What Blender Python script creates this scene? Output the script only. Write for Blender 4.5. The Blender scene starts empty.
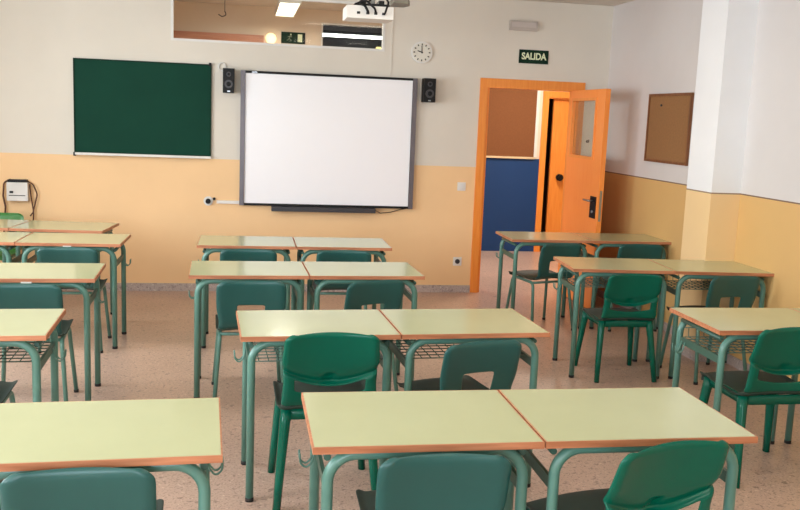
import bpy, bmesh, math, random
from mathutils import Vector, Matrix
PI = math.pi
S = bpy.context.scene
COL = S.collection
random.seed(4)

# ------------------------------------------------------------------ camera
CAM_H, PITCH, ROLL, YAW, FPX = 1.710, 0.152, 0.040, 0.178, 898.4
fw = Vector((math.sin(YAW)*math.cos(PITCH), math.cos(YAW)*math.cos(PITCH), -math.sin(PITCH)))
rt = Vector((math.cos(YAW), -math.sin(YAW), 0)); up = rt.cross(fw)
rt2 = math.cos(ROLL)*rt + math.sin(ROLL)*up; up2 = -math.sin(ROLL)*rt + math.cos(ROLL)*up
cd = bpy.data.cameras.new('camera'); cam = bpy.data.objects.new('camera', cd); COL.objects.link(cam)
M = Matrix((rt2, up2, -fw)).transposed().to_4x4(); M.translation = Vector((0, 0, CAM_H))
cam.matrix_world = M
cd.sensor_width = 36; cd.lens = FPX/800*36; cd.clip_start = 0.02
S.camera = cam

# ------------------------------------------------------------------ world, lights, exposure
wd = bpy.data.worlds.new('sky'); S.world = wd; wd.use_nodes = True
bg = wd.node_tree.nodes['Background']; bg.inputs[0].default_value = (0.75, 0.87, 1, 1); bg.inputs[1].default_value = 1.6

def area(name, loc, size, direction, power, col):
    l = bpy.data.lights.new(name, 'AREA'); l.shape = 'RECTANGLE'; l.size, l.size_y = size
    l.energy = power; l.color = col
    o = bpy.data.objects.new(name, l); COL.objects.link(o); o.location = loc
    o.rotation_euler = Vector(direction).to_track_quat('-Z', 'Y').to_euler()
    return o
WIN = [(-1.4, 0.6), (1.5, 3.5), (4.4, 6.5)]            # y spans of the windows in the side wall
WX = -3.3
for a, b in WIN:
    area('daylight', (WX-0.32, (a+b)/2, 1.75), (1.5, b-a), (1, 0, -0.12), 165, (0.86, 0.94, 1.0))
RWIN = (-2.6, 0.2)
area('daylight', (sum(RWIN)/2, -2.6-0.52, 1.75), (RWIN[1]-RWIN[0], 1.5), (0, 1, -0.12), 150, (0.72, 0.88, 1.0))
# ceiling luminaires of the classroom and of the corridor
LUM = [(-1.7, 0.6), (1.3, 0.6), (-1.7, 3.2), (1.3, 3.2), (-1.7, 5.9), (1.3, 5.9)]
for x, y in LUM:
    area('luminaire_light', (x, y, 2.80), (1.15, 0.26), (0, 0, -1), 9, (1.0, 0.92, 0.80))
CLUM = [(0.46, 9.95), (3.6, 9.95)]  # second lamp is unseen, added to light the doorway
for x, y in CLUM:
    area('corridor_light', (x, y, 2.77), (0.18, 1.25), (0, 0, -1), 60, (1.0, 0.90, 0.77))

S.view_settings.view_transform = 'Standard'; S.view_settings.look = 'None'
S.view_settings.gamma = 1; S.view_settings.use_curve_mapping = False
S.view_settings.exposure = 0.07
try:
    S.cycles.use_denoising = True
    S.cycles.max_bounces = 8; S.cycles.diffuse_bounces = 5
    S.cycles.sample_clamp_indirect = 4
except Exception: pass

# ------------------------------------------------------------------ materials
def lin(c):
    return tuple(((v/255)/12.92 if v/255 <= 0.04045 else ((v/255+0.055)/1.055)**2.4) for v in c)
class MT:
    """small node helper"""
    def __init__(s, name):
        s.m = bpy.data.materials.new(name); s.m.use_nodes = True
        s.n = s.m.node_tree.nodes; s.l = s.m.node_tree.links
        s.b = s.n['Principled BSDF']; s.out = s.n['Material Output']
    def node(s, t, **kw):
        q = s.n.new(t)
        for k, v in kw.items(): setattr(q, k, v)
        return q
def mat(name, rgb, rough=0.5, metal=0, var=0.06, scale=6, bump=0, bscale=200, spec=0.5, coat=0):
    t = MT(name); c = lin(rgb)
    tc = t.node('ShaderNodeTexCoord'); nz = t.node('ShaderNodeTexNoise'); nz.inputs['Scale'].default_value = scale
    nz.inputs['Detail'].default_value = 4
    t.l.new(tc.outputs['Object'], nz.inputs['Vector'])
    r = t.node('ShaderNodeValToRGB')
    r.color_ramp.elements[0].position = 0.3; r.color_ramp.elements[1].position = 0.7
    r.color_ramp.elements[0].color = (*[v*(1-var) for v in c], 1); r.color_ramp.elements[1].color = (*[min(1, v*(1+var)) for v in c], 1)
    t.l.new(nz.outputs['Fac'], r.inputs['Fac']); t.l.new(r.outputs['Color'], t.b.inputs['Base Color'])
    t.b.inputs['Roughness'].default_value = rough; t.b.inputs['Metallic'].default_value = metal
    t.b.inputs['Specular IOR Level'].default_value = spec
    if coat: t.b.inputs['Coat Weight'].default_value = coat; t.b.inputs['Coat Roughness'].default_value = 0.08
    if bump:
        n2 = t.node('ShaderNodeTexNoise'); n2.inputs['Scale'].default_value = bscale
        t.l.new(tc.outputs['Object'], n2.inputs['Vector'])
        bp = t.node('ShaderNodeBump'); bp.inputs['Strength'].default_value = bump; bp.inputs['Distance'].default_value = 0.002
        t.l.new(n2.outputs['Fac'], bp.inputs['Height']); t.l.new(bp.outputs['Normal'], t.b.inputs['Normal'])
    return t.m
def emis(name, rgb, strength):
    t = MT(name); t.b.inputs['Base Color'].default_value = (*lin(rgb), 1)
    t.b.inputs['Emission Color'].default_value = (*lin(rgb), 1); t.b.inputs['Emission Strength'].default_value = strength
    return t.m
def two_tone(name, upper, lower, zline, line=None, rough=0.6):
    """painted wall: dado below zline, another paint above (world height)"""
    t = MT(name)
    g = t.node('ShaderNodeNewGeometry'); sp = t.node('ShaderNodeSeparateXYZ'); t.l.new(g.outputs['Position'], sp.inputs[0])
    nz = t.node('ShaderNodeTexNoise'); nz.inputs['Scale'].default_value = 1.6; nz.inputs['Detail'].default_value = 6
    t.l.new(g.outputs['Position'], nz.inputs['Vector'])
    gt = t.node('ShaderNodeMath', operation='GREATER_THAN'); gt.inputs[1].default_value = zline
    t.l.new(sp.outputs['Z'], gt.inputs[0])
    def ramp(c):
        r = t.node('ShaderNodeValToRGB'); cc = lin(c)
        r.color_ramp.elements[0].position = 0.25; r.color_ramp.elements[1].position = 0.75
        r.color_ramp.elements[0].color = (*[v*0.95 for v in cc], 1); r.color_ramp.elements[1].color = (*[min(1, v*1.04) for v in cc], 1)
        t.l.new(nz.outputs['Fac'], r.inputs['Fac']); return r
    ru, rl = ramp(upper), ramp(lower)
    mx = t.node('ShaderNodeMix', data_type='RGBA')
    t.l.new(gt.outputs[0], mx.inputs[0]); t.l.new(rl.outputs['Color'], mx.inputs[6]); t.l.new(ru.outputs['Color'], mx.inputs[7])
    o = mx.outputs[2]
    if line:
        cm = t.node('ShaderNodeMath', operation='COMPARE'); cm.inputs[1].default_value = zline; cm.inputs[2].default_value = 0.005
        t.l.new(sp.outputs['Z'], cm.inputs[0])
        m2 = t.node('ShaderNodeMix', data_type='RGBA'); t.l.new(cm.outputs[0], m2.inputs[0]); t.l.new(o, m2.inputs[6])
        m2.inputs[7].default_value = (*lin(line), 1); o = m2.outputs[2]
    t.l.new(o, t.b.inputs['Base Color'])
    n2 = t.node('ShaderNodeTexNoise'); n2.inputs['Scale'].default_value = 90; n2.inputs['Detail'].default_value = 3
    t.l.new(g.outputs['Position'], n2.inputs['Vector'])
    bp = t.node('ShaderNodeBump'); bp.inputs['Strength'].default_value = 0.25; bp.inputs['Distance'].default_value = 0.002
    t.l.new(n2.outputs['Fac'], bp.inputs['Height']); t.l.new(bp.outputs['Normal'], t.b.inputs['Normal'])
    t.b.inputs['Roughness'].default_value = rough
    return t.m
def terrazzo(name, base, dark, light, rough=0.3):
    t = MT(name)
    g = t.node('ShaderNodeNewGeometry')
    big = t.node('ShaderNodeTexNoise'); big.inputs['Scale'].default_value = 1.3; big.inputs['Detail'].default_value = 5
    t.l.new(g.outputs['Position'], big.inputs['Vector'])
    r = t.node('ShaderNodeValToRGB'); c = lin(base)
    r.color_ramp.elements[0].position = 0.3; r.color_ramp.elements[1].position = 0.7
    r.color_ramp.elements[0].color = (*[v*0.86 for v in c], 1); r.color_ramp.elements[1].color = (*[v*1.08 for v in c], 1)
    t.l.new(big.outputs['Fac'], r.inputs['Fac'])
    prev = r.outputs['Color']
    for sc, col, lo, hi, fac in ((38, dark, 0.60, 0.68, 0.55), (55, light, 0.60, 0.70, 0.5), (95, dark, 0.56, 0.64, 0.45), (16, dark, 0.66, 0.72, 0.5)):
        v = t.node('ShaderNodeTexNoise'); v.inputs['Scale'].default_value = sc; v.inputs['Detail'].default_value = 2
        mp = t.node('ShaderNodeMapping'); mp.inputs['Location'].default_value = (sc, sc*0.7, 0)
        t.l.new(g.outputs['Position'], mp.inputs[0]); t.l.new(mp.outputs[0], v.inputs['Vector'])
        m = t.node('ShaderNodeMapRange'); m.inputs[1].default_value = lo; m.inputs[2].default_value = hi; m.inputs[4].default_value = fac
        t.l.new(v.outputs['Fac'], m.inputs[0])
        mx = t.node('ShaderNodeMix', data_type='RGBA'); t.l.new(m.outputs[0], mx.inputs[0]); t.l.new(prev, mx.inputs[6])
        mx.inputs[7].default_value = (*lin(col), 1); prev = mx.outputs[2]
    t.l.new(prev, t.b.inputs['Base Color']); t.b.inputs['Roughness'].default_value = rough
    return t.m
def wood(name, a, b, rough=0.4, axis=2, scale=3):
    t = MT(name); tc = t.node('ShaderNodeTexCoord'); mp = t.node('ShaderNodeMapping')
    sc = [18, 18, 18]; sc[axis] = 1.2; mp.inputs['Scale'].default_value = sc
    t.l.new(tc.outputs['Object'], mp.inputs[0])
    n = t.node('ShaderNodeTexNoise'); n.inputs['Scale'].default_value = scale; n.inputs['Detail'].default_value = 5
    t.l.new(mp.outputs[0], n.inputs['Vector'])
    r = t.node('ShaderNodeValToRGB'); r.color_ramp.elements[0].position = 0.3; r.color_ramp.elements[1].position = 0.7
    r.color_ramp.elements[0].color = (*lin(a), 1); r.color_ramp.elements[1].color = (*lin(b), 1)
    t.l.new(n.outputs['Fac'], r.inputs['Fac']); t.l.new(r.outputs['Color'], t.b.inputs['Base Color'])
    t.b.inputs['Roughness'].default_value = rough
    return t.m
def glass(name):
    t = MT(name); t.n.remove(t.b)
    lw = t.node('ShaderNodeLayerWeight'); pw = t.node('ShaderNodeMath', operation='POWER'); pw.inputs[1].default_value = 5; t.l.new(lw.outputs['Facing'], pw.inputs[0]); fr = t.node('ShaderNodeMath', operation='MULTIPLY_ADD'); fr.inputs[1].default_value = 0.9; fr.inputs[2].default_value = 0.008; t.l.new(pw.outputs[0], fr.inputs[0])
    tr = t.node('ShaderNodeBsdfTransparent'); tr.inputs[0].default_value = (0.95, 0.97, 0.96, 1)
    gl = t.node('ShaderNodeBsdfGlossy'); gl.inputs['Roughness'].default_value = 0.02
    mx = t.node('ShaderNodeMixShader'); t.l.new(fr.outputs[0], mx.inputs[0]); t.l.new(tr.outputs[0], mx.inputs[1]); t.l.new(gl.outputs[0], mx.inputs[2])
    t.l.new(mx.outputs[0], t.out.inputs[0]); return t.m

DADO = 1.256
m_wall = two_tone('wall_paint', (221, 214, 202), (243, 203, 153), DADO)
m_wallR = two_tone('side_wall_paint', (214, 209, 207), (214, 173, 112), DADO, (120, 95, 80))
m_pillar = two_tone('pillar_paint', (236, 237, 239), (236, 202, 150), DADO, (150, 125, 105))  # thin shadow at the dado edge put into the paint as a line
m_corr = two_tone('corridor_paint', (226, 210, 190), (0, 56, 112), 1.235)
m_white = mat('white_paint', (226, 224, 220), 0.55)
m_ceil = mat('ceiling_paint', (214, 208, 198), 0.8, bump=0.1)
m_floor = terrazzo('terrazzo_floor', (192, 163, 147), (80, 62, 56), (232, 214, 196), 0.30)
m_skirt = terrazzo('terrazzo_skirting', (190, 176, 172), (120, 105, 105), (232, 225, 220), 0.4)
m_top = mat('green_laminate', (183, 188, 149), 0.16, var=0.03, scale=3, bump=0.03, bscale=60)
m_edge = wood('beech_edge', (160, 98, 64), (198, 132, 94), 0.45, axis=0)
m_tube = mat('green_enamel_tube', (88, 132, 120), 0.3, var=0.05)
m_bar = mat('dark_green_enamel', (58, 92, 80), 0.4)
m_shellA = mat('deep_green_plastic', (29, 82, 78), 0.34, var=0.05, bump=0.04, bscale=300)
m_shellB = mat('glossy_green_plastic', (0, 89, 70), 0.2, var=0.05, spec=0.28)
m_shellC = mat('leaf_green_plastic', (62, 132, 62), 0.35, var=0.05)
m_seat = mat('shaded_worn_green_seat', (36, 58, 50), 0.6, var=0.15, scale=12)  # seat shade put into the colour, darker than the shell, plus mottled wear
m_rub = mat('black_rubber', (28, 28, 28), 0.7)
m_black = mat('black_plastic', (14, 14, 16), 0.5, spec=0.3)
m_dgrey = mat('dark_grey_plastic', (58, 56, 60), 0.4)
m_alu = mat('grey_aluminium', (112, 106, 112), 0.35, metal=0.3)
m_wb = mat('whiteboard_enamel', (250, 250, 255), 0.28, var=0.005)
m_chalk = mat('green_chalkboard', (14, 62, 48), 0.8, var=0.08, scale=2.5, spec=0.2)
m_orange = wood('orange_lacquered_wood', (236, 138, 54), (246, 156, 70), 0.3)
m_orange2 = wood('orange_door_leaf', (250, 144, 62), (254, 156, 76), 0.32)
m_cork = mat('cork', (144, 102, 62), 0.9, var=0.08, scale=60, bump=0.4, bscale=160)
m_corkD = mat('brown_cork', (126, 78, 44), 0.9, var=0.06, scale=50, bump=0.4, bscale=160)
m_brown = wood('brown_board_frame', (104, 62, 34), (134, 84, 48), 0.5)
m_beige = mat('beige_trim', (220, 196, 160), 0.5)
m_green = mat('sign_green', (6, 44, 30), 0.7, spec=0.2)
m_cream = mat('sign_lettering', (226, 236, 200), 0.5)
m_pink = wood('reddish_wood', (176, 118, 92), (194, 136, 108), 0.5, axis=0)
m_metal = mat('brushed_steel', (170, 172, 176), 0.3, metal=0.9)
m_glass = glass('clear_glass')
m_lum = emis('luminaire_diffuser', (255, 246, 224), 2.5)
m_lumc = emis('corridor_diffuser', (255, 244, 215), 4)
m_tubel = emis('fluorescent_tube', (255, 250, 245), 8)
m_warm = emis('warm_lamp', (255, 226, 180), 1.3)
m_dark = mat('dark_room_wall', (130, 124, 128), 0.6)
m_clock = mat('clock_face', (224, 220, 208), 0.4)

# ------------------------------------------------------------------ mesh helpers
def obj(name, bm, m, parent=None, smooth=False, bevel=0, seg=2):
    me = bpy.data.meshes.new(name)
    if bevel:
        bmesh.ops.bevel(bm, geom=[e for e in bm.edges if len(e.link_faces) == 2 and e.calc_face_angle(0) > 0.5], offset=bevel, segments=seg, affect='EDGES', profile=0.5)
    bmesh.ops.recalc_face_normals(bm, faces=bm.faces)
    bm.to_mesh(me); bm.free()
    for mm in (m if isinstance(m, (list, tuple)) else [m]): me.materials.append(mm)
    if smooth:
        for p in me.polygons: p.use_smooth = True
    o = bpy.data.objects.new(name, me); COL.objects.link(o)
    if parent: o.parent = parent
    return o
def box(bm, x0, x1, y0, y1, z0, z1, mi=0, M=None):
    v = [bm.verts.new((x, y, z)) for x in (x0, x1) for y in (y0, y1) for z in (z0, z1)]
    if M: 
        for q in v: q.co = M @ q.co
    for f in ((0, 1, 3, 2), (4, 6, 7, 5), (0, 4, 5, 1), (2, 3, 7, 6), (0, 2, 6, 4), (1, 5, 7, 3)):
        fc = bm.faces.new([v[i] for i in f]); fc.material_index = mi
def bx(*a, **k):
    bm = bmesh.new(); box(bm, *a, **k); return bm
def fillet(pts, r, n=6):
    out = [Vector(pts[0])]
    for i in range(1, len(pts)-1):
        p, a, b = Vector(pts[i]), Vector(pts[i-1]), Vector(pts[i+1])
        d1, d2 = (a-p).normalized(), (b-p).normalized()
        ang = d1.angle(d2); 
        if ang > 3.1: out.append(p); continue
        t = min(r/math.tan(ang/2), (a-p).length*0.49, (b-p).length*0.49)
        rr = t*math.tan(ang/2)
        c = p + (d1+d2).normalized()*(rr/math.sin(ang/2))
        s, e = p+d1*t-c, p+d2*t-c
        w = s.angle(e); ax = s.cross(e).normalized()
        for k in range(n+1): out.append(c + Matrix.Rotation(w*k/n, 3, ax) @ s)
    out.append(Vector(pts[-1])); return out
def sweep(bm, pts, r, n=10, closed=False, cap=True, sy=1.0, mi=0):
    """tube along a polyline; r a number or one radius per point"""
    P = [Vector(p) for p in pts]; N = len(P); rr = r if isinstance(r, (list, tuple)) else [r]*N
    rings = []; prev = None
    for i in range(N):
        if closed: t = (P[(i+1) % N]-P[i-1]).normalized()
        else: t = (P[min(i+1, N-1)]-P[max(i-1, 0)]).normalized()
        if prev is None:
            a = Vector((0, 0, 1)) if abs(t.z) < 0.9 else Vector((1, 0, 0))
            u = t.cross(a).normalized()
        else: u = (prev - t*prev.dot(t)).normalized()
        prev = u; w = t.cross(u)
        rings.append([bm.verts.new(P[i] + (u*math.cos(2*PI*k/n) + w*math.sin(2*PI*k/n)*sy)*rr[i]) for k in range(n)])
    for i in range(N if closed else N-1):
        A, B = rings[i], rings[(i+1) % N]
        for k in range(n):
            f = bm.faces.new((A[k], A[(k+1) % n], B[(k+1) % n], B[k])); f.material_index = mi; f.smooth = True
    if cap and not closed:
        for rg in (rings[0], rings[-1]):
            try: f = bm.faces.new(rg); f.material_index = mi
            except ValueError: pass
def tube(name, pts, r, m, parent=None, n=10, **k):
    bm = bmesh.new(); sweep(bm, pts, r, n, **k); return obj(name, bm, m, parent)
def cyl(bm, c, axis, r, h, n=24, r2=None, mi=0):
    c = Vector(c); a = Vector(axis).normalized()
    sweep(bm, [c-a*h/2, c+a*h/2], [r, r2 if r2 is not None else r], n, mi=mi)
def empty(name, loc=(0, 0, 0), rz=0, label=None, cat=None, group=None):
    o = bpy.data.objects.new(name, None); COL.objects.link(o); o.location = loc; o.rotation_euler = (0, 0, rz)
    o.empty_display_size = 0.1
    tag(o, label, cat, group); return o
def tag(o, label=None, cat=None, group=None):
    if label: o['label'] = label
    if cat: o['category'] = cat
    if group: o['group'] = group
    return o
def struct(name, bm, m, parent=None, **k):
    o = obj(name, bm, m, parent, **k)
    if parent is None: o['kind'] = 'structure'
    return o
def struct_empty(name, loc=(0, 0, 0)):
    o = bpy.data.objects.new(name, None); COL.objects.link(o); o.location = loc; o['kind'] = 'structure'; return o
def dup(root, loc, rz, label, group=None, scale=1.0, name=None):
    r = root.copy(); COL.objects.link(r); r.location = loc; r.rotation_euler = (0, 0, rz); r.scale = (scale,)*3
    r['label'] = label
    if group: r['group'] = group
    def kids(a, b):
        for ch in [o for o in ALL if o.parent == a]:
            c = ch.copy(); COL.objects.link(c); c.parent = b; kids(ch, c)
    kids(root, r); return r
def panel(name, y0, y1, x0, x1, z0, z1, holes, m, axis='y'):
    """wall slab with rectangular holes; axis y: slab spans x,z; axis x: slab spans y,z"""
    bm = bmesh.new()
    us = sorted(set([x0, x1]+[h[0] for h in holes]+[h[1] for h in holes])); zs = sorted(set([z0, z1]+[h[2] for h in holes]+[h[3] for h in holes]))
    inside = lambda u, z: any(h[0] < u < h[1] and h[2] < z < h[3] for h in holes)
    solid = {}
    for i in range(len(us)-1):
        for j in range(len(zs)-1): solid[i, j] = not inside((us[i]+us[i+1])/2, (zs[j]+zs[j+1])/2)
    vc = {}
    def V(i, j, k):
        if (i, j, k) not in vc:
            p = (us[i], (y0, y1)[k], zs[j]) if axis == 'y' else ((y0, y1)[k], us[i], zs[j])
            vc[i, j, k] = bm.verts.new(p)
        return vc[i, j, k]
    for (i, j), s in solid.items():
        if not s: continue
        for k in (0, 1): bm.faces.new((V(i, j, k), V(i+1, j, k), V(i+1, j+1, k), V(i, j+1, k)))
        for di, dj, e in ((-1, 0, ((i, j), (i, j+1))), (1, 0, ((i+1, j), (i+1, j+1))), (0, -1, ((i, j), (i+1, j))), (0, 1, ((i, j+1), (i+1, j+1)))):
            if not solid.get((i+di, j+dj), False):
                (a, b), (c, d) = e; bm.faces.new((V(a, b, 0), V(c, d, 0), V(c, d, 1), V(a, b, 1)))
    return struct(name, bm, m)

# ------------------------------------------------------------------ room shell
YW, XR, YB, ZC, TH = 8.61, 3.581, -2.6, 2.87, 0.14
YC, ZCC = 11.44, 2.98            # corridor far wall and its ceiling
D0, D1, DZ = 2.271, 3.339, 2.119 # outer edge of the door casing
T0, T1, TZ0, TZ1 = -0.647, 1.321, 2.319, 2.76
struct('floor', bx(WX-0.2, 6.2, YB-0.2, YC+0.02, -0.1, 0), m_floor)
struct('ceiling', bx(WX-0.2, XR+0.14, YB-0.2, YW, ZC, ZC+0.12), m_ceil)
panel('wall_back', YW, YW+TH, WX-0.2, 6.2, 0, 3.1, [(D0+0.06, D1-0.06, -0.0, DZ-0.05), (T0, T1, TZ0, TZ1)], m_wall)
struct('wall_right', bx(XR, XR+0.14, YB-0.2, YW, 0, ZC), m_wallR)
panel('wall_left', WX-0.2, WX, YB-0.2, YW, 0, ZC, [(a, b, 1.0, 2.5) for a, b in WIN], m_wall, axis='x')
panel('wall_rear', YB-0.2, YB, WX-0.2, XR+0.14, 0, ZC, [(*RWIN, 1.0, 2.5)], m_wall)
struct('column', bx(3.351, XR, 6.011, 6.383, 0, ZC, ), m_pillar)['label'] = 'painted pillar against the side wall'
for i, (a, b) in enumerate(WIN):
    w = struct_empty('window_%d' % (i+1), (WX-0.1, (a+b)/2, 1.0))
    bm = bmesh.new(); h = (b-a)/2
    for p in ((-0.03, 0.03, -h, -h+0.05, 0, 1.5), (-0.03, 0.03, h-0.05, h, 0, 1.5), (-0.03, 0.03, -h+0.05, h-0.05, 0, 0.05), (-0.03, 0.03, -h+0.05, h-0.05, 1.45, 1.5), (-0.03, 0.03, -0.03, 0.03, 0.05, 1.45)): box(bm, *p)
    obj('window_frame', bm, m_white, w, bevel=0.004)
w = struct_empty('window_6', (sum(RWIN)/2, YB-0.1, 1.0)); bm = bmesh.new(); h = (RWIN[1]-RWIN[0])/2
for p in ((-h, -h+0.05, -0.03, 0.03, 0, 1.5), (h-0.05, h, -0.03, 0.03, 0, 1.5), (-h+0.05, h-0.05, -0.03, 0.03, 0, 0.05), (-h+0.05, h-0.05, -0.03, 0.03, 1.45, 1.5), (-0.03, 0.03, -0.03, 0.03, 0.05, 1.45)): box(bm, *p)
obj('window_frame', bm, m_white, w, bevel=0.004)
# skirting, butted between openings
struct('baseboard_back', bx(WX, D0, YW-0.012, YW, 0, 0.072), m_skirt)
struct('baseboard_doorside', bx(D1, XR, YW-0.012, YW, 0, 0.072), m_skirt)
bm = bmesh.new()
box(bm, XR-0.012, XR, 6.383, YW-0.012, 0, 0.072); box(bm, XR-0.012, XR, YB, 6.011, 0, 0.072)
box(bm, 3.339, 3.351, 5.999, 6.395, 0, 0.072); box(bm, 3.351, XR-0.012, 5.999, 6.011, 0, 0.072)
struct('baseboard_right', bm, m_skirt)
# transom window in the back wall
t = struct_empty('window_4', ((T0+T1)/2, YW, TZ0))
hw = (T1-T0)/2; zt = TZ1-TZ0
bm = bmesh.new(); fwid = 0.022
for p in ((-hw, -hw+fwid, -0.006, 0.05, 0, zt), (hw-fwid, hw, -0.006, 0.05, 0, zt), (-hw+fwid, hw-fwid, -0.006, 0.05, 0, fwid), (-hw+fwid, hw-fwid, -0.006, 0.05, zt-fwid, zt)): box(bm, *p)
obj('window_frame', bm, m_white, t, bevel=0.003)
obj('pane', bx(-hw+fwid, hw-fwid, 0.020, 0.024, fwid, zt-fwid), m_glass, t)
# door casing in the back wall
d = struct_empty('trim_1', ((D0+D1)/2, YW, 0)); hw = (D1-D0)/2; cw = 0.075
bm = bmesh.new()
for s in (-1, 1):
    a, b = sorted((s*hw, s*(hw-cw))); box(bm, a, b, -0.018, 0, 0, DZ)
    a, b = sorted((s*(hw-0.06), s*(hw-0.10))); box(bm, a, b, 0, TH, 0, DZ-0.05)
box(bm, -hw+cw, hw-cw, -0.018, 0, DZ-0.09, DZ)
box(bm, -hw+0.10, hw-0.10, 0, TH, DZ-0.09, DZ-0.05)
obj('door_casing', bm, m_orange, d, bevel=0.004)
# corridor
struct('wall_corridor_end', bx(WX-0.2, WX, YW+TH, YC, 0, ZCC), m_corr)
struct('wall_corridor_side', bx(6.0, 6.2, YW+TH, YC, 0, ZCC), m_corr)
struct('ceiling_corridor', bx(WX-0.2, 6.2, YW+TH, YC+0.1, ZCC, ZCC+0.1), m_ceil)
panel('wall_corridor', YC, YC+0.12, WX-0.2, 6.2, 0, ZCC, [(3.93, 4.83, 0, 2.06), (0.953, 1.742, 2.44, 2.83)], m_corr)
# ------- dark room seen through the high opening of the corridor wall
bm = bmesh.new()
box(bm, 0.5, 2.4, YC+2.4, YC+2.5, 2.0, 3.3); box(bm, 0.4, 0.5, YC+0.12, YC+2.5, 2.0, 3.3); box(bm, 2.4, 2.5, YC+0.12, YC+2.5, 2.0, 3.3)
box(bm, 0.4, 2.5, YC+0.12, YC+2.5, 3.3, 3.4); box(bm, 0.4, 2.5, YC+0.12, YC+2.5, 1.9, 2.0)
struct('wall_dark_room', bm, m_dark)
t = struct_empty('window_5', (1.3475, YC, 2.44)); hw = 0.3945
bm = bmesh.new()
for p in ((-hw, -hw+0.02, -0.01, 0.03, 0, 0.39), (hw-0.02, hw, -0.01, 0.03, 0, 0.39), (-hw+0.02, hw-0.02, -0.01, 0.03, 0, 0.02), (-hw+0.02, hw-0.02, -0.01, 0.03, 0.37, 0.39)): box(bm, *p)
obj('window_frame', bm, m_white, t, bevel=0.003)
obj('pane', bx(-hw+0.02, hw-0.02, 0.008, 0.012, 0.02, 0.37), m_glass, t)
# ------- room behind the second doorway
bm = bmesh.new()
box(bm, 3.8, 3.9, YC+0.12, YC+2.6, 0, 2.9); box(bm, 5.6, 5.7, YC+0.12, YC+2.6, 0, 2.9); box(bm, 3.8, 5.7, YC+2.5, YC+2.6, 0, 2.9)
box(bm, 3.8, 5.7, YC+0.12, YC+2.6, 2.9, 3.0); box(bm, 3.8, 5.7, YC+0.02, YC+2.6, -0.1, 0)
struct('wall_next_room', bm, m_brown)
d = struct_empty('trim_2', (4.38, YC, 0)); hw = 0.505
bm = bmesh.new()
for s in (-1, 1):
    a, b = sorted((s*hw, s*(hw-0.08))); box(bm, a, b, -0.02, 0, 0, 2.125)
    a, b = sorted((s*0.45, s*0.42)); box(bm, a, b, 0, 0.12, 0, 2.06)
box(bm, -hw+0.08, hw-0.08, -0.02, 0, 2.045, 2.125); box(bm, -0.42, 0.42, 0, 0.12, 2.03, 2.06)
obj('door_casing', bm, m_orange, d, bevel=0.004)
d = struct_empty('door_2', (4.80, YC+0.05, 0)); 
obj('door_leaf', bx(-0.75, 0, 0, 0.04, 0.01, 2.03), m_orange, d, bevel=0.004)
bm = bmesh.new(); cyl(bm, (-0.62, -0.03, 1.0), (0, 1, 0), 0.045, 0.05); cyl(bm, (-0.62, -0.07, 1.0), (0, 1, 0), 0.03, 0.06)
obj('door_handle', bm, m_black, d)
# door of the classroom, standing open
LX = 3.20
d = struct_empty('door_1', (LX, YW-0.012, 0))
L, TT = 0.875, 0.045
g0, g1, gz0, gz1 = 0.09, 0.66, 1.415, 1.935    # glazed opening: distance from hinge, height
bm = bmesh.new()
for p in ((0, TT, -g0, 0, 0.01, 2.035), (0, TT, -L, -g1, 0.01, 2.035), (0, TT, -g1, -g0, 0.01, gz0), (0, TT, -g1, -g0, gz1, 2.035)): box(bm, *p)
bmesh.ops.remove_doubles(bm, verts=bm.verts, dist=1e-5)
obj('door_leaf', bm, m_orange2, d)
bm = bmesh.new()
for xx in (-0.008, TT):
    x1 = xx+0.008
    for p in ((xx, x1, -g0, -g0+0.025, gz0-0.025, gz1+0.025), (xx, x1, -g1-0.025, -g1, gz0-0.025, gz1+0.025), (xx, x1, -g1, -g0, gz0-0.025, gz0), (xx, x1, -g1, -g0, gz1, gz1+0.025)): box(bm, *p)
obj('glazing_bead', bm, m_orange, d, bevel=0.002)
obj('pane', bx(0.02, 0.025, -g1, -g0, gz0, gz1), m_glass, d)
bm = bmesh.new(); box(bm, -0.008, 0, -0.83, -0.70, 0.86, 1.06)
pl = obj('handle_plate', bm, m_black, d, bevel=0.002); pl['label'] = 'black handle plate'
bm = bmesh.new(); sweep(bm, fillet([(-0.006, -0.775, 1.02), (-0.055, -0.775, 1.02), (-0.055, -0.655, 1.02)], 0.012), 0.009); cyl(bm, (-0.012, -0.775, 0.92), (1, 0, 0), 0.014, 0.014)
obj('door_handle', bm, m_metal, d)
obj('lock_plate', bx(0.012, 0.034, -L-0.002, -L, 0.84, 1.12), m_metal, d)
bm = bmesh.new()
for z in (0.25, 1.0, 1.8): cyl(bm, (TT*0.5, 0.006, z), (0, 0, 1), 0.008, 0.09, 12)
obj('hinge', bm, m_metal, d)

# ------------------------------------------------------------------ things on the walls
def board_frame(bm, x0, x1, z0, z1, w, y0, y1):
    for p in ((x0, x0+w, y0, y1, z0, z1), (x1-w, x1, y0, y1, z0, z1), (x0+w, x1-w, y0, y1, z0, z0+w), (x0+w, x1-w, y0, y1, z1-w, z1)): box(bm, *p)
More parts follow.
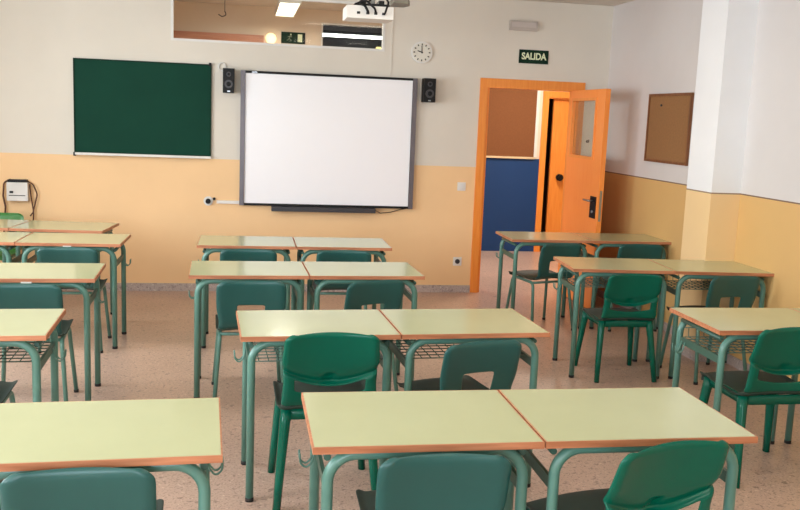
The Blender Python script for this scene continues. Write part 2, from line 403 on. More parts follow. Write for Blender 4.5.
# chalkboard
cx, cz = (-1.495-0.281)/2, 1.275; hw, hh = (1.495-0.281)/2, 2.120-1.275
t = empty('chalkboard', (cx, YW, cz), 0, 'dark green chalkboard hung high on the wall beside the whiteboard', 'chalkboard')
obj('writing_surface', bx(-hw+0.012, hw-0.012, -0.02, -0.001, 0.012, hh-0.012), m_chalk, t)
bm = bmesh.new(); board_frame(bm, -hw, hw, 0, hh, 0.012, -0.026, -0.001); obj('board_frame', bm, m_green, t, bevel=0.002)
obj('chalk_ledge', bx(-hw+0.012, hw, -0.07, -0.026, -0.014, 0.006), m_white, t, bevel=0.003)
bm = bmesh.new()
bm.free()
for x, z in ((hw-0.012, hh-0.004), (-hw+0.004, -0.012)): obj('corner_clip', bx(x-0.012, x+0.012, -0.034, -0.027, z-0.014, z+0.018), m_black, t)
# whiteboard
x0, x1, z0, z1 = -0.016, 1.644, 0.833, 2.081; hw, hh = (x1-x0)/2, z1-z0
t = empty('whiteboard', ((x0+x1)/2, YW, z0), 0, 'large interactive whiteboard with grey frame between two small black speakers', 'whiteboard')
obj('writing_surface', bx(-hw+0.045, hw-0.045, -0.04, -0.012, 0.02, hh-0.02), m_wb, t)
bm = bmesh.new()
bm.free()
for s in (-1, 1):
    a, b = sorted((s*hw, s*(hw-0.042))); obj('side_frame', bx(a, b, -0.055, -0.002, 0.0, hh), m_alu, t, bevel=0.006)
obj('top_rail', bx(-hw+0.042, hw-0.042, -0.05, -0.002, hh-0.022, hh), m_black, t, bevel=0.003)
obj('bottom_rail', bx(-hw+0.042, hw-0.042, -0.05, -0.002, 0.0, 0.022), m_black, t, bevel=0.003)
obj('pen_tray', bx(-0.53, 0.46, -0.105, -0.002, -0.045, -0.002), m_dgrey, t, bevel=0.008)
tube('cable', [(0.46, -0.03, -0.02), (0.52, -0.02, -0.05), (0.62, -0.02, -0.04), (0.72, -0.015, -0.01), (0.79, -0.01, 0.002)], 0.004, m_black, t, 6)
obj('label_tag', bx(-hw+0.10, -hw+0.15, -0.053, -0.0502, hh-0.018, hh-0.006), m_metal, t)
# speakers
def speaker(x0, x1, z0, z1, label):
    w, h = (x1-x0)/2, z1-z0
    t = empty('loudspeaker', ((x0+x1)/2, YW, z0), 0, label, 'speaker', 'small black loudspeakers either side of the whiteboard')
    obj('cabinet', bx(-w, w, -0.15, -0.02, 0, h), m_black, t, bevel=0.006)
    obj('wall_bracket', bx(-0.02, 0.02, -0.02, 0, h*0.35, h*0.65), m_dgrey, t)
    for zz, r in ((h*0.36, w*0.72), (h*0.76, w*0.42)):
        bm = bmesh.new(); cyl(bm, (0, -0.153, zz), (0, 1, 0), r, 0.01, 24); o = obj('driver_ring', bm, m_dgrey, t)
        bm = bmesh.new(); cyl(bm, (0, -0.158, zz), (0, 1, 0), r*0.35, 0.006, 20, r*0.75); obj('cone', bm, m_black, o)
    obj('badge', bx(-0.012, 0.012, -0.153, -0.150, 0.008, 0.02), m_metal, t)
speaker(-0.176, -0.072, 1.868, 2.088, 'small black loudspeaker between chalkboard and whiteboard')
speaker(1.690, 1.802, 1.862, 2.084, 'small black loudspeaker below the wall clock')
# ring bracket above one speaker
tube('cable_loop', [(-0.185+0.032*math.cos(a), YW-0.012, 2.105+0.036*math.sin(a)) for a in [i*2*PI/16 for i in range(16)]], 0.006, m_white, closed=True)
tag(bpy.data.objects['cable_loop'], 'white ring of cable above the speaker beside the chalkboard', 'cable')
# clock
t = empty('wall_clock', (1.678, YW, 2.328), 0, 'round white wall clock above a loudspeaker', 'clock')
bm = bmesh.new(); cyl(bm, (0, -0.012, 0), (0, 1, 0), 0.102, 0.022, 40); obj('case', bm, m_white, t)
bm = bmesh.new(); cyl(bm, (0, -0.0245, 0), (0, 1, 0), 0.088, 0.003, 40); obj('dial', bm, m_clock, t)
bm = bmesh.new()
bm.free()
for i in range(12): obj('hour_mark', bx(-0.005, 0.005, -0.0285, -0.0262, 0.066, 0.082, M=Matrix.Rotation(i*PI/6, 4, 'Y')), m_black, t)
for ln, a, w in ((0.045, -1.25, 0.0045), (0.062, -0.05, 0.0035)):
    obj('hand', bx(-w, w, -0.031, -0.0288, -0.01, ln, M=Matrix.Rotation(a, 4, 'Y')), m_black, t)
# signs
def text(name, body, size, m, parent, loc, ext=0.0015, rot=(PI/2, 0, 0), sx=1.0):
    c = bpy.data.curves.new(name, 'FONT'); c.body = body; c.size = size; c.extrude = ext; c.align_x = 'CENTER'; c.align_y = 'CENTER'
    c.offset = size*0.03
    o = bpy.data.objects.new(name, c); dg = bpy.context.evaluated_depsgraph_get()
    COL.objects.link(o); bpy.context.view_layer.update()
    me = bpy.data.meshes.new_from_object(o.evaluated_get(bpy.context.evaluated_depsgraph_get())); bpy.data.objects.remove(o)
    me.materials.clear(); me.materials.append(m)
    o = bpy.data.objects.new(name, me); COL.objects.link(o); o.parent = parent; o.location = loc; o.rotation_euler = rot; o.scale = (sx, 1, 1)
    return o
t = empty('exit_sign', (2.793, YW, 2.278), 0, 'dark green sign reading SALIDA above the door', 'sign')
obj('sign_plate', bx(-0.148, 0.148, -0.012, -0.001, 0, 0.130), m_green, t, bevel=0.002)
text('lettering', 'SALIDA', 0.088, m_cream, t, (0, -0.0135, 0.066), sx=0.86)
t = empty('emergency_light', (2.666, YW, 2.585), 0, 'long white emergency light fitting above the SALIDA sign', 'emergency light')
obj('housing', bx(-0.138, 0.138, -0.04, -0.001, 0, 0.09), mat('pale_grey_plastic', (186, 176, 168), 0.5), t, bevel=0.01)
obj('diffuser', bx(-0.12, 0.12, -0.046, -0.0405, 0.03, 0.075), mat('frosted_cover', (198, 188, 182), 0.5), t, bevel=0.003)
# switch, socket
t = empty('light_switch', (2.135, YW, 1.02), 0, 'white light switch on the yellow wall beside the door', 'switch')
obj('plate', bx(-0.041, 0.041, -0.009, -0.001, 0, 0.082), m_white, t, bevel=0.003); obj('rocker', bx(-0.024, 0.024, -0.014, -0.009, 0.016, 0.066), m_white, t, bevel=0.003)
t = empty('power_socket', (2.130, YW, 0.272), 0, 'white power socket low on the wall beside the door', 'socket')
obj('plate', bx(-0.042, 0.042, -0.009, -0.001, 0, 0.084), m_white, t, bevel=0.003)
bm = bmesh.new(); cyl(bm, (0, -0.011, 0.042), (0, 1, 0), 0.024, 0.005); obj('socket_hole', bm, m_dgrey, t)
t = empty('power_socket', (-0.303, YW, 0.862), 0, 'round white socket with black plug beside the whiteboard corner', 'socket')
bm = bmesh.new(); cyl(bm, (0, -0.008, 0), (0, 1, 0), 0.043, 0.014, 28); obj('plate', bm, m_white, t)
bm = bmesh.new(); cyl(bm, (0, -0.03, 0), (0, 1, 0), 0.024, 0.03, 20); obj('plug', bm, m_black, t)
bm = bmesh.new(); cyl(bm, (0.055, -0.01, 0.022), (0, 1, 0), 0.013, 0.018, 16); obj('plug_tail', bm, m_black, t)
tag(obj('cable_trunking', bx(-0.225, -0.018, YW-0.024, YW-0.001, 0.842, 0.870), m_white, bevel=0.004), 'short white cable trunking running to the lower corner of the whiteboard', 'trunking')
tag(obj('conduit', bx(1.385, 1.397, YW-0.006, YW-0.001, 2.083, 2.86), mat('conduit_paint', (216, 208, 196), 0.6), bevel=0.002), 'thin white conduit rising from the whiteboard to the ceiling', 'conduit')
# cased device with cables on the yellow wall
t = empty('wall_intercom', (-1.985, YW, 0.83), 0, 'white wall box with black top and dangling cables beyond the desks', 'intercom')
obj('case', bx(-0.088, 0.09, -0.07, -0.001, 0, 0.165), m_white, t, bevel=0.014, seg=3)
obj('top_cap', bx(-0.08, 0.082, -0.06, -0.002, 0.166, 0.19), m_black, t, bevel=0.01)
obj('grille', bx(-0.07, 0.07, -0.074, -0.0705, 0.045, 0.052), m_dgrey, t)
obj('button', bx(-0.062, -0.032, -0.078, -0.0705, 0.07, 0.088), m_black, t, bevel=0.002)
brown = mat('brown_cable', (92, 56, 38), 0.6)
tube('cable', fillet([(-0.06, -0.03, 0.19), (-0.118, -0.03, 0.16), (-0.128, -0.03, 0.04), (-0.11, -0.03, -0.06), (-0.13, -0.03, -0.30)], 0.04), 0.008, brown, t, 8)
tube('cable', fillet([(0.06, -0.03, 0.19), (0.13, -0.03, 0.15), (0.165, -0.03, 0.06), (0.13, -0.03, -0.08), (0.12, -0.03, -0.30)], 0.05), 0.006, brown, t, 8)
tube('cable', fillet([(0.10, -0.03, 0.15), (0.112, -0.03, 0.02), (0.13, -0.03, -0.10), (0.10, -0.03, -0.14)], 0.04), 0.006, brown, t, 8)
# cork board on the side wall
t = empty('cork_board', (XR, (6.829+7.608)/2, 1.411), 0, 'brown-framed cork board on the side wall between pillar and door', 'cork board')
h = (7.608-6.829)/2; hh = 2.0-1.411
obj('cork_surface', bx(-0.016, -0.001, -h+0.022, h-0.022, 0.022, hh-0.022), m_cork, t)
bm = bmesh.new()
for p in ((-0.024, -0.001, -h, -h+0.022, 0, hh), (-0.024, -0.001, h-0.022, h, 0, hh), (-0.024, -0.001, -h+0.022, h-0.022, 0, 0.022), (-0.024, -0.001, -h+0.022, h-0.022, hh-0.022, hh)): box(bm, *p)
obj('board_frame', bm, m_brown, t, bevel=0.003)
bm = bmesh.new(); cyl(bm, (-0.02, 0.14, hh-0.10), (1, 0, 0), 0.009, 0.012, 12); obj('drawing_pin', bm, m_dgrey, t)
# coat hook seen through the door glass
bm = bmesh.new(); cyl(bm, (3.404, YW-0.006, 1.545), (0, 1, 0), 0.014, 0.012, 14); sweep(bm, fillet([(3.404, YW-0.01, 1.545), (3.404, YW-0.045, 1.535), (3.404, YW-0.045, 1.565)], 0.01), 0.005, 8)
tag(obj('wall_hook', bm, m_dgrey), 'small dark wall hook behind the glass of the open door', 'hook')
# corridor notice board, trims, sign, beam and lamps
t = empty('notice_board', (3.0, YC, 1.26), 0, 'brown cork notice board above blue dado in the corridor', 'notice board')
obj('cork_surface', bx(-0.8, 0.79, -0.015, -0.001, 0.0, 1.15), m_corkD, t)
obj('lower_rail', bx(-0.8, 0.80, -0.03, -0.001, -0.025, 0.0), m_beige, t, bevel=0.003)
bm = bmesh.new(); box(bm, 0.79, 0.83, -0.02, -0.001, 0, 1.15); obj('side_rail', bm, m_white, t, bevel=0.003)
tag(obj('timber_rail', bx(-1.6, 0.25, YC-0.06, YC-0.001, 2.50, 2.632), m_pink, bevel=0.004), 'reddish timber rail high on the corridor wall seen through the transom window', 'rail')
bm = bmesh.new(); bmesh.ops.create_uvsphere(bm, u_segments=20, v_segments=12, radius=0.066)
for v in bm.verts: v.co.y *= 0.7; v.co = v.co + Vector((0.335, YC-0.056, 2.60))
tag(obj('wall_lamp', bm, m_warm, smooth=True), 'glowing oval wall lamp at the end of the timber rail', 'lamp')
t = empty('emergency_exit_sign', (0.61, YC, 2.556), 0, 'dark green running-man exit sign in the corridor seen through transom', 'sign')
obj('sign_plate', bx(-0.147, 0.147, -0.012, -0.001, 0, 0.137), m_green, t, bevel=0.002)
obj('doorway_symbol', bx(0.055, 0.110, -0.0145, -0.0125, 0.022, 0.115), m_cream, t)
bm = bmesh.new(); cyl(bm, (-0.03, -0.0135, 0.108), (0, 1, 0), 0.010, 0.002, 12)
for a, b in (((-0.038, 0.092), (-0.05, 0.060)), ((-0.05, 0.060), (-0.03, 0.042)), ((-0.03, 0.042), (-0.042, 0.022)), ((-0.05, 0.060), (-0.075, 0.035)), ((-0.038, 0.090), (-0.068, 0.078)), ((-0.038, 0.088), (-0.01, 0.078))):
    sweep(bm, [(a[0], -0.0135, a[1]), (b[0], -0.0135, b[1])], 0.0055, 6, sy=0.3)
obj('running_figure', bm, m_cream, t)
obj('edge_strip', bx(0.125, 0.147, -0.016, -0.0125, 0, 0.137), m_black, t)
def luminaire(x, y, z, w, l, zc, m, label, group=None):
    t = empty('ceiling_light', (x, y, z), 0, label, 'ceiling light', group)
    bm = bmesh.new(); board_frame(bm, -w, w, -l, l, 0.012, 0, 0.05)
    for v in bm.verts: v.co = Vector((v.co.x, v.co.z, v.co.y))
    obj('housing', bm, m_white, t)
    obj('diffuser', bx(-w+0.012, w-0.012, -l+0.012, l-0.012, 0.012, 0.02), m, t)
    obj('back_panel', bx(-w+0.012, w-0.012, -l+0.012, l-0.012, 0.04, 0.05), m_white, t)
    if zc-z-0.05 > 0.02:
        for s in (-1, 1): tube('suspension_rod', [(0, s*l*0.8, 0.05), (0, s*l*0.8, zc-z)], 0.004, m_dgrey, t, 6)
for (x, y), q in zip(LUM, ('over the rear seats by the windows', 'over the rear seats by the plain wall', 'over the middle of the room by the windows', 'over the middle of the room by the plain wall', 'in front of the chalkboard', 'in front of the whiteboard')):
    luminaire(x, y, 2.82, 0.6, 0.15, ZC, m_lum, 'flat white ceiling light ' + q, 'classroom ceiling lights')
luminaire(CLUM[0][0], CLUM[0][1], 2.79, 0.11, 0.66, ZCC, m_lumc, 'lit hanging panel light in the corridor seen through the transom', 'corridor lights')
luminaire(CLUM[1][0], CLUM[1][1], 2.79, 0.11, 0.66, ZCC, m_lumc, 'unseen panel light added in the corridor beyond the open door', 'corridor lights')
t = empty('ceiling_hook', (-0.20, 10.3, ZCC), 0, 'thin dark hook hanging from the corridor ceiling behind the transom', 'hook')
tube('rod', [(0, 0, 0), (0, 0, -0.20)], 0.004, m_dgrey, t, 6)
bm = bmesh.new(); sweep(bm, fillet([(0, 0, -0.20), (0.02, 0, -0.24), (-0.03, 0, -0.26), (-0.07, 0, -0.235)], 0.02), 0.006, 6); obj('hook_end', bm, m_dgrey, t)
t = empty('tube_light', (1.5, YC+0.9, 2.76), 0, 'bright fluorescent tube in the dark room behind the corridor window', 'tube light')
bm = bmesh.new(); cyl(bm, (0, 0, 0), (1, 0, 0), 0.02, 1.5, 14); obj('tube', bm, m_tubel, t)
obj('batten', bx(-0.76, 0.76, -0.03, 0.03, 0.025, 0.06), m_dgrey, t); 
bm = bmesh.new()
for s in (-0.74, 0.74): box(bm, s-0.01, s+0.01, -0.012, 0.012, 0, 0.025)
for s in (-0.5, 0.5): cyl(bm, (s, 0, 0.30), (0, 0, 1), 0.006, 0.48, 8)
obj('holder', bm, m_dgrey, t)

t = empty('pendant_lamp', (1.84, YC+1.1, 2.61), 0, 'small yellow lampshade in the dark room behind the corridor window', 'lamp')
bm = bmesh.new(); cyl(bm, (0, 0, 0), (0, 0, 1), 0.085, 0.09, 20, 0.03); obj('lamp_shade', bm, emis('yellow_shade', (255, 232, 150), 0.9), t)
tube('cord', [(0, 0, 0.04), (0, 0, 0.70)], 0.004, m_dgrey, t, 6)

# ------------------------------------------------------------------ projector
t = empty('projector', (0.945, 7.0, 2.46), 0, 'white projector with black cables hanging in front of the transom window', 'projector')
obj('body', bx(-0.185, 0.165, -0.15, 0.15, -0.03, 0.062), m_white, t, bevel=0.012, seg=3)
bm = bmesh.new(); cyl(bm, (0.08, 0.16, 0.015), (0, 1, 0), 0.035, 0.03, 24); obj('lens', bm, m_black, t)
bm = bmesh.new()
for x in (-0.10, -0.03, 0.03, 0.09): box(bm, x-0.012, x+0.012, -0.153, -0.150, 0.0, 0.018)
obj('rear_ports', bm, m_black, t)
bm = bmesh.new()
sweep(bm, fillet([(-0.09, -0.14, 0.075), (-0.06, -0.19, 0.06), (-0.03, -0.19, 0.01), (-0.03, -0.155, 0.01)], 0.03), 0.010, 8)
sweep(bm, fillet([(0.09, -0.155, 0.01), (0.09, -0.20, 0.0), (0.12, -0.18, 0.09), (0.10, -0.05, 0.16), (0.06, 0, 0.38)], 0.03), 0.008, 8)
sweep(bm, fillet([(-0.12, -0.10, 0.075), (-0.05, -0.17, 0.10), (0.02, -0.18, 0.04), (0.03, -0.155, 0.01)], 0.03), 0.008, 8)
sweep(bm, fillet([(-0.1, -0.05, 0.08), (0.0, -0.08, 0.11), (0.03, -0.02, 0.25), (0.03, 0, 0.40)], 0.03), 0.007, 8)
obj('cable', bm, m_black, t)
bm = bmesh.new(); box(bm, -0.12, 0.14, -0.10, 0.10, 0.066, 0.085); box(bm, -0.08, -0.04, -0.1, 0.1, 0.085, 0.11); box(bm, 0.06, 0.10, -0.1, 0.1, 0.085, 0.11)
obj('mount_plate', bm, m_black, t, bevel=0.003)
bm = bmesh.new(); cyl(bm, (0.02, 0, 0.25), (0, 0, 1), 0.022, 0.32, 16); cyl(bm, (0.02, 0, 0.402), (0, 0, 1), 0.06, 0.015, 20); obj('mount_pole', bm, m_white, t)
t = empty('projector_shelf', (1.17, 7.05, 2.565), 0, 'grey metal bracket arm beside the hanging projector', 'bracket')
greyp = mat('grey_bracket_paint', (128, 124, 112), 0.5)
bm = bmesh.new()
pts = [(-0.05, -0.12), (0.06, -0.12), (0.10, 0.02), (0.07, 0.14), (-0.05, 0.14)]
lo = [bm.verts.new((x, y, 0)) for x, y in pts]; hi = [bm.verts.new((x, y, 0.035)) for x, y in pts]
bm.faces.new(lo); bm.faces.new(hi)
for i in range(5): bm.faces.new((lo[i], lo[(i+1) % 5], hi[(i+1) % 5], hi[i]))
obj('bracket_plate', bm, greyp, t, bevel=0.004)
tube('hanger', [(0.0, 0.08, 0.035), (0.0, 0.08, ZC-2.565)], 0.012, greyp, t, 10)

# ------------------------------------------------------------------ desk prototype
W_, D_, H_ = 0.699, 0.524, 0.76
def make_desk(hook_side, sticker=False, basket=False):
    t = empty('school_desk', (0, 0, 0))
    w, d = W_/2, D_/2; e = 0.005; th = 0.021
    bm = bmesh.new(); box(bm, -w+e, w-e, -d+e, d-e, H_-th, H_)
    top = obj('tabletop', bm, m_top, t)
    bm = bmesh.new()
    for p in ((-w, -w+e, -d, d), (w-e, w, -d, d), (-w+e, w-e, -d, -d+e), (-w+e, w-e, d-e, d)): box(bm, *p, H_-th-0.001, H_-0.0008)
    bmesh.ops.remove_doubles(bm, verts=bm.verts, dist=1e-5)
    obj('edge_band', bm, m_edge, top)
    lx = w-0.049; zt = H_-th-0.019; R = 0.0175
    for y in (-d+0.045, d-0.046):
        pts = fillet([(-lx, y, 0.012), (-lx, y, zt), (lx, y, zt), (lx, y, 0.012)], 0.085, 10)
        tube('leg_frame', pts, R, m_tube, t, 14)
        for s in (-1, 1):
            bm = bmesh.new(); cyl(bm, (s*lx, y, 0.009), (0, 0, 1), R+0.001, 0.018, 14); obj('foot_cap', bm, m_rub, t)
    for s in (-1, 1):
        bm = bmesh.new(); box(bm, s*lx-0.006, s*lx+0.006, -d+0.06, d-0.06, 0.580, 0.618)
        obj('side_rail', bm, m_bar, t, bevel=0.003)
        bm = bmesh.new(); sweep(bm, [(s*lx, -d+0.06, 0.705), (s*lx, d-0.06, 0.705)], 0.011, 10); obj('side_tube', bm, m_bar, t)
    # wire shelf
    bm = bmesh.new(); xs = lx-0.008; y0, y1 = -d+0.13, d-0.07
    for k in range(7):
        y = y0+(y1-y0)*k/6; sweep(bm, [(-xs, y, 0.615), (xs, y, 0.615)], 0.0028, 5)
    for k in range(13):
        x = -xs+0.03+(2*xs-0.06)*k/12
        sweep(bm, fillet([(x, y0, 0.615), (x, y1, 0.615), (x, y1+0.005, 0.665)], 0.01, 3), 0.0024, 5)
    sweep(bm, [(-xs, y1+0.005, 0.665), (xs, y1+0.005, 0.665)], 0.003, 5)
    if basket: obj('wire_basket', bm, m_bar, t)
    else: bm.free()
    if hook_side:
        for dy in (0.0, -0.035):
            s = hook_side; y = d-0.085+dy
            tube('bag_hook', fillet([(s*(lx+0.006), y, 0.598), (s*(lx+0.016), y, 0.556), (s*(lx+0.036), y, 0.532), (s*(lx+0.056), y, 0.552), (s*(lx+0.058), y, 0.585)], 0.02, 5), 0.0036, m_tube, t, 7)
    if sticker:
        obj('sticker', bx(-0.035, 0.02, -d-0.0015, -d-0.0002, H_-th-0.012, H_-th+0.003), m_white, t)
    return t

# ------------------------------------------------------------------ chair prototypes
def shell_grid(profile, wfun, cfun, nu, hole=None, split=None, dz=None):
    """profile: list of (y, z); returns bmeshes for seat part and back part"""
    out = []
    P = [Vector((0, y, z)) for y, z in profile]; n = len(P)
    def build(i0, i1):
        bm = bmesh.new(); g = {}
        for i in range(i0, i1+1):
            tg = (P[min(i+1, n-1)]-P[max(i-1, 0)]).normalized(); nor = Vector((0, -tg.z, tg.y))  # sitter's side
            for j in range(nu+1):
                u = -1+2*j/nu
                q = P[i] + nor*cfun(i, u) + Vector((u*wfun(i), 0, 0))
                if dz: q = q + Vector(dz(i, u))
                g[i, j] = bm.verts.new(q)
        for i in range(i0, i1):
            for j in range(nu):
                if hole and hole(i, j): continue
                f = bm.faces.new((g[i, j], g[i, j+1], g[i+1, j+1], g[i+1, j])); f.smooth = True
        return bm
    return build(0, split), build(split, n-1)
def resample(pts, n):
    """smooth resample of a profile by Catmull-Rom"""
    V = [Vector((a, b)) for a, b in pts]; V = [2*V[0]-V[1]]+V+[2*V[-1]-V[-2]]
    out = []
    segs = len(V)-3
    dense = []
    for s in range(segs):
        for k in range(20):
            t = k/20; p0, p1, p2, p3 = V[s:s+4]
            dense.append(0.5*((2*p1)+(p2-p0)*t+(2*p0-5*p1+4*p2-p3)*t*t+(3*p1-p0-3*p2+p3)*t**3))
    dense.append(V[-2])
    L = [0]
    for a, b in zip(dense, dense[1:]): L.append(L[-1]+(b-a).length)
    for k in range(n):
        tgt = L[-1]*k/(n-1)
        j = max(i for i in range(len(L)) if L[i] <= tgt+1e-9); j = min(j, len(L)-2)
        f = (tgt-L[j])/(L[j+1]-L[j]) if L[j+1] > L[j] else 0
        q = dense[j].lerp(dense[j+1], f); out.append((q.x, q.y))
    return out, L[-1]
def finish_shell(o, th, off=-1):
    md = o.modifiers.new('thickness', 'SOLIDIFY'); md.thickness = th; md.offset = 0
    sb = o.modifiers.new('round', 'SUBSURF'); sb.levels = 1; sb.render_levels = 1

def make_chair_A(m_shell, m_leg, h0=0.50, h1=0.588):
    t = empty('stacking_chair', (0, 0, 0))
    prof, L = resample([(0.245, 0.412), (0.235, 0.440), (0.19, 0.452), (0.05, 0.444), (-0.08, 0.440), (-0.155, 0.447), (-0.190, 0.475), (-0.206, 0.54), (-0.225, 0.63), (-0.243, 0.70), (-0.254, 0.751)], 45)
    n = len(prof); step = L/(n-1)
    split = min(range(n), key=lambda i: abs(prof[i][1]-0.462) + (9 if prof[i][0] > -0.1 else 0))
    def wf(i):
        s_top = (n-1-i)*step; s_front = i*step; r = 0.042
        y, z = prof[i]
        w = 0.200 if i <= split else 0.200
        if i > split-4: w = 0.200 - 0.016*math.exp(-((z-0.50)/0.06)**2)
        for s, r in ((s_top, r), (0.248-y if i < split else 1, 0.06)):
            if s < r: w -= r-math.sqrt(max(0, r*r-(r-s)**2))
        return w
    def cf(i, u):
        y, z = prof[i]
        if i > split: c = 0.022*u*u
        else: c = 0.012*u*u
        if abs(u) > 0.93: c -= 0.014               # rolled rim
        if i == n-1: c -= 0.012
        return c
    nu = 20
    def hole(i, j):
        u = -1+2*(j+0.5)/nu; z = prof[i][1]
        return i > split and abs(u) < 0.36 and h0 < z < h1
    a, b = shell_grid(prof, wf, cf, nu, hole, split)
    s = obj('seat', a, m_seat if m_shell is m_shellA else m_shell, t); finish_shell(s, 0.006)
    k = obj('backrest', b, m_shell, t); finish_shell(k, 0.006)
    R = 0.0125
    for sx in (-1, 1):
        pts = fillet([(sx*0.205, 0.215, 0.01), (sx*0.175, 0.165, 0.420), (sx*0.175, -0.135, 0.410), (sx*0.205, -0.205, 0.01)], 0.05, 8)
        tube('leg', pts, R, m_leg, t, 12)
        for p in ((sx*0.205, 0.215), (sx*0.205, -0.205)):
            bm = bmesh.new(); cyl(bm, (p[0], p[1], 0.009), (0, 0, 1), R+0.002, 0.018, 12); obj('foot_cap', bm, m_rub, t)
    for y, z in ((0.12, 0.415), (-0.12, 0.408)):
        tube('cross_bar', [(-0.175, y, z), (0.175, y, z)], 0.010, m_leg, t, 10)
    return t

def make_chair_B(m_shell):
    t = empty('moulded_chair', (0, 0, 0))
    prof, L = resample([(0.235, 0.395), (0.232, 0.43), (0.19, 0.454), (0.05, 0.446), (-0.08, 0.442), (-0.165, 0.450), (-0.195, 0.475), (-0.205, 0.53), (-0.213, 0.60), (-0.235, 0.70), (-0.255, 0.77), (-0.266, 0.800)], 73)
    n = len(prof); step = L/(n-1); ZCR = 0.574
    split = min(range(n), key=lambda i: abs(prof[i][1]-0.468) + (9 if prof[i][0] > -0.1 else 0))
    def wf(i):
        z = prof[i][1]; s_top = (n-1-i)*step; s_front = i*step
        w = 0.222
        if i > split-8:
            k = min(1, (i-split+8)/14); w = 0.222*(1-k) + k*(0.200 + 0.010*math.exp(-((z-0.66)/0.09)**2))
        for q, r in ((s_top, 0.034), (0.240-prof[i][0] if i < split else 1, 0.06)):
            if q < r: w -= r-math.sqrt(max(0, r*r-(r-q)**2))
        return w
    def cf(i, u):
        y, z = prof[i]
        c = (0.030 if i > split else 0.012)*u*u
        if i > split:
            d = z-ZCR                                  # panel flares to the back down to its curved lower lip
            if d >= 0: c -= 0.034*(1-0.45*u*u)*math.exp(-d/0.045)
            else: c += 0.006*math.exp(d/0.02) - 0.006*(1-math.exp(d/0.03))
            if abs(u) < 0.15 and 0 < d < 0.05: c -= 0.008
        if abs(u) > 0.94: c -= 0.016
        if i == n-1: c -= 0.012
        if i < 3: c -= 0.004
        return c
    def dz(i, u):
        z = prof[i][1]
        return (0, 0, (0.068*u*u-0.016)*math.exp(-((z-ZCR)/0.075)**2)) if i > split else (0, 0, 0)
    nu = 24
    def hole(i, j):
        u = -1+2*(j+0.5)/nu; z = prof[i][1]
        return i > split and abs(u) < 0.72 and ZCR-0.052 < z < ZCR-0.016
    a, b = shell_grid(prof, wf, cf, nu, hole, split, dz)
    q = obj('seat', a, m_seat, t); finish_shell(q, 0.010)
    k = obj('backrest', b, m_shell, t); finish_shell(k, 0.010)
    # moulded skirt under the seat rim
    bm = bmesh.new()
    ring = fillet([(0.19, 0.0, 0.425), (0.19, 0.185, 0.425), (-0.19, 0.185, 0.425), (-0.19, -0.175, 0.425), (0.19, -0.175, 0.425), (0.19, 0.0, 0.425)], 0.04, 5)[:-1]
    N = len(ring); vs = [[bm.verts.new(p + Vector((0, 0, dz)) + Vector((-p.x, -p.y, 0)).normalized()*ins) for p in ring] for dz, ins in ((0.018, 0), (-0.03, 0), (-0.03, 0.012), (0.018, 0.012))]
    for a_ in range(4):
        for q in range(N):
            f = bm.faces.new((vs[a_][q], vs[a_][(q+1) % N], vs[(a_+1) % 4][(q+1) % N], vs[(a_+1) % 4][q])); f.smooth = True
    obj('seat_skirt', bm, m_shell, t)
    for sx in (-1, 1):
        for (y0, y1) in ((0.165, 0.215), (-0.15, -0.235)):
            bm = bmesh.new()
            sweep(bm, [(sx*0.178, y0, 0.435), (sx*0.186, y0+(y1-y0)*0.15, 0.38), (sx*0.205, y0+(y1-y0)*0.6, 0.18), (sx*0.220, y1, 0.0)], [0.032, 0.029, 0.024, 0.021], 12, sy=0.85)
            obj('leg', bm, m_shell, t)
    return t

deskL = make_desk(-1); deskR = make_desk(1); deskN = make_desk(0); deskS = make_desk(0, True); deskRS = make_desk(1, True); deskLB = make_desk(-1, basket=True); deskNB = make_desk(0, basket=True); deskRB = make_desk(1, basket=True)
chA = make_chair_A(m_shellA, m_tube); chB = make_chair_B(m_shellB); chC = make_chair_A(m_shellC, m_tube); chD = make_chair_A(m_shellA, m_tube, 0.478, 0.548)
protos = [deskL, deskR, deskN, deskS, deskRS, deskLB, deskNB, deskRB, chA, chB, chC, chD]
ALL = list(COL.objects)

G_M, G_L, G_R = 'desks in the block facing the whiteboard', 'desks in the block beneath the chalkboard', 'desks in the block beside the door'
def place_desk(proto, corner, t, k, label, group):
    """corner = near corner of the pair; k = index along the pair (negative: the pair runs the other way)"""
    lx = (k+0.5)*0.703 if k >= 0 else (k+0.5)*0.703; ly = D_/2
    x = corner[0]+lx*math.cos(t)-ly*math.sin(t); y = corner[1]+lx*math.sin(t)+ly*math.cos(t)
    o = dup(proto, (x, y, 0), t, label, group); o['category'] = 'desk'; return o
P = lambda a, b, q: 'pale green school desk in the %s row from the %s, %s' % (a, b, q)
ONE, TWO = 'the one towards the windows', 'the one towards the pillar wall'
for i, (cx, cy, t) in enumerate([(-0.307, 6.441, -0.008), (-0.295, 5.241, 0.025), (0.004, 3.781, 0.044), (0.211, 2.475, -0.001)]):
    a = ['first', 'second', 'third', 'fourth'][i]
    place_desk(deskLB if i == 2 else deskL, (cx, cy), t, 0, 'pale green school desk in the %s row facing the whiteboard, chalkboard side of its pair' % a, G_M)
    place_desk((deskS, deskN, deskNB, deskN)[i], (cx, cy), t, 1, 'pale green school desk in the %s row facing the whiteboard, door side of its pair' % a, G_M)
for i, (cx, cy, t) in enumerate([(-1.040, 7.11, -0.11), (-0.821, 6.434, -0.02), (-0.790, 5.107, 0.028), (-0.785, 3.815, 0.031), (-0.039, 2.434, 0.038)]):
    a = ['first', 'second', 'third', 'fourth', 'fifth'][i]
    place_desk((deskR, deskRS, deskRS, deskRB, deskR)[i], (cx, cy), t, -1, 'pale green school desk in the %s row below the chalkboard, at the aisle end' % a, G_L)
    if i < 2: place_desk(deskN, (cx, cy), t, -2, 'pale green school desk in the %s row below the chalkboard, away from the aisle' % a, G_L)
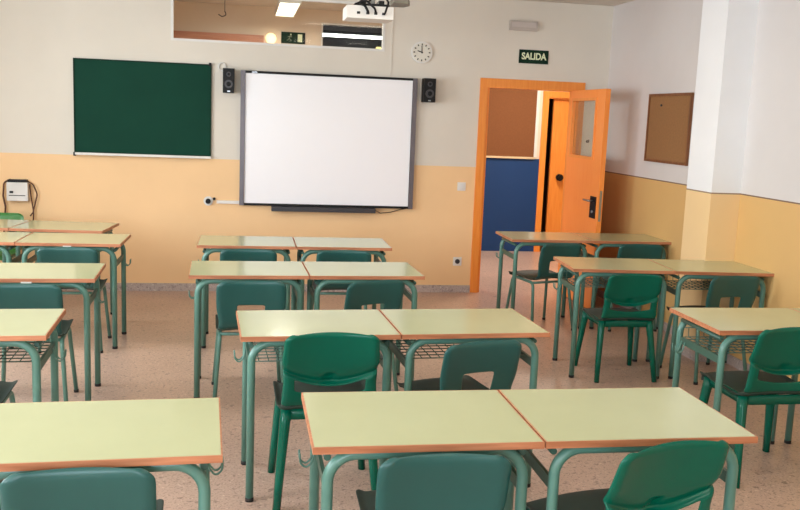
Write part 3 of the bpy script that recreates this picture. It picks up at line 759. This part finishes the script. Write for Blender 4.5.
for i, (cx, cy, t) in enumerate([(2.190, 7.017, -0.013), (2.185, 5.609, -0.083), (2.266, 3.872, -0.004)]):
    q = ['just inside the open door', 'level with the pillar', 'in front of the bare side wall'][i]
    place_desk(deskL if i == 0 else deskLB, (cx, cy), t, 0, 'pale green desk %s, aisle end of its pair' % q, G_R)
    place_desk(deskN if i == 0 else deskNB, (cx, cy), t, 1, 'pale green desk %s, wall end of its pair' % q, G_R)

R = math.radians
GA, GB = 'dark green steel-legged chairs', 'one-piece moulded green chairs'
CH = [
 (chA, 0.058, 6.60, 0, 'dark green chair tucked under the front-row desk below the whiteboard, chalkboard side', GA, 1),
 (chA, 0.735, 6.60, 0, 'dark green chair tucked under the front-row desk below the whiteboard, door side', GA, 1),
 (chA, 0.058, 5.38, 2, 'dark green chair pushed square to the second-row desk, chalkboard side of the middle block', GA, 1),
 (chA, 0.70, 5.40, 22, 'dark green chair turned askew at the second-row desk facing the whiteboard', GA, 1),
 (chB, 0.383, 3.94, 1, 'glossy green moulded chair with curved backrest lip at the third middle row', GB, 1),
 (chA, 0.99, 3.96, 16, 'teal steel-legged chair with slotted back, turned askew beside the glossy moulded chair', GA, 1),
 (chD, 0.593, 2.665, 0, 'teal chair back pushed square to the fourth-row desk of the middle block', GA, 1),
 (chB, 1.195, 2.585, 14, 'bright green moulded chair pulled askew at the fourth row of the middle block', GB, 1),
 (chD, -0.425, 2.635, 2, 'blue-green chair at the fifth-row desk by the aisle', GA, 1),
 (chA, -1.19, 4.00, 0, 'dark green chair mostly hidden under the fourth-row desk below the chalkboard', GA, 1),
 (chA, -1.155, 5.24, 3, 'dark green steel-legged chair at the third-row desk below the chalkboard', GA, 1),
 (chA, -1.155, 6.57, 0, 'dark green chair wedged between the second and third rows below the chalkboard', GA, 1),
 (chC, -2.07, 8.02, 180, 'lighter leaf-green chair standing behind the first-row desks near the wall box', 'leaf green chairs', 1.0),
 (chA, 2.50, 7.13, 16, 'dark green slotted chair turned askew at the desk just inside the door', GA, 1),
 (chA, 3.27, 7.16, 0, 'dark green chair tucked under the desk in the corner behind the door', GA, 1),
 (chB, 2.578, 5.735, -1, 'bright green moulded chair standing whole in the aisle-end place level with the pillar', GB, 0.935),
 (chA, 3.225, 5.68, 8, 'dull green slotted chair at the wall-end desk beside the pillar', GA, 1),
 (chB, 2.60, 4.02, 0, 'glossy dark green moulded chair in front of the bare side wall', GB, 1),
]
for p, x, y, a, lab, g, sc in CH:
    o = dup(p, (x, y, 0), R(a), lab, g, sc); o['category'] = 'chair'
# the prototypes themselves are not part of the room
kill = [o for o in ALL if o in protos or o.parent in protos or (o.parent and o.parent.parent in protos)]
for o in kill: bpy.data.objects.remove(o)
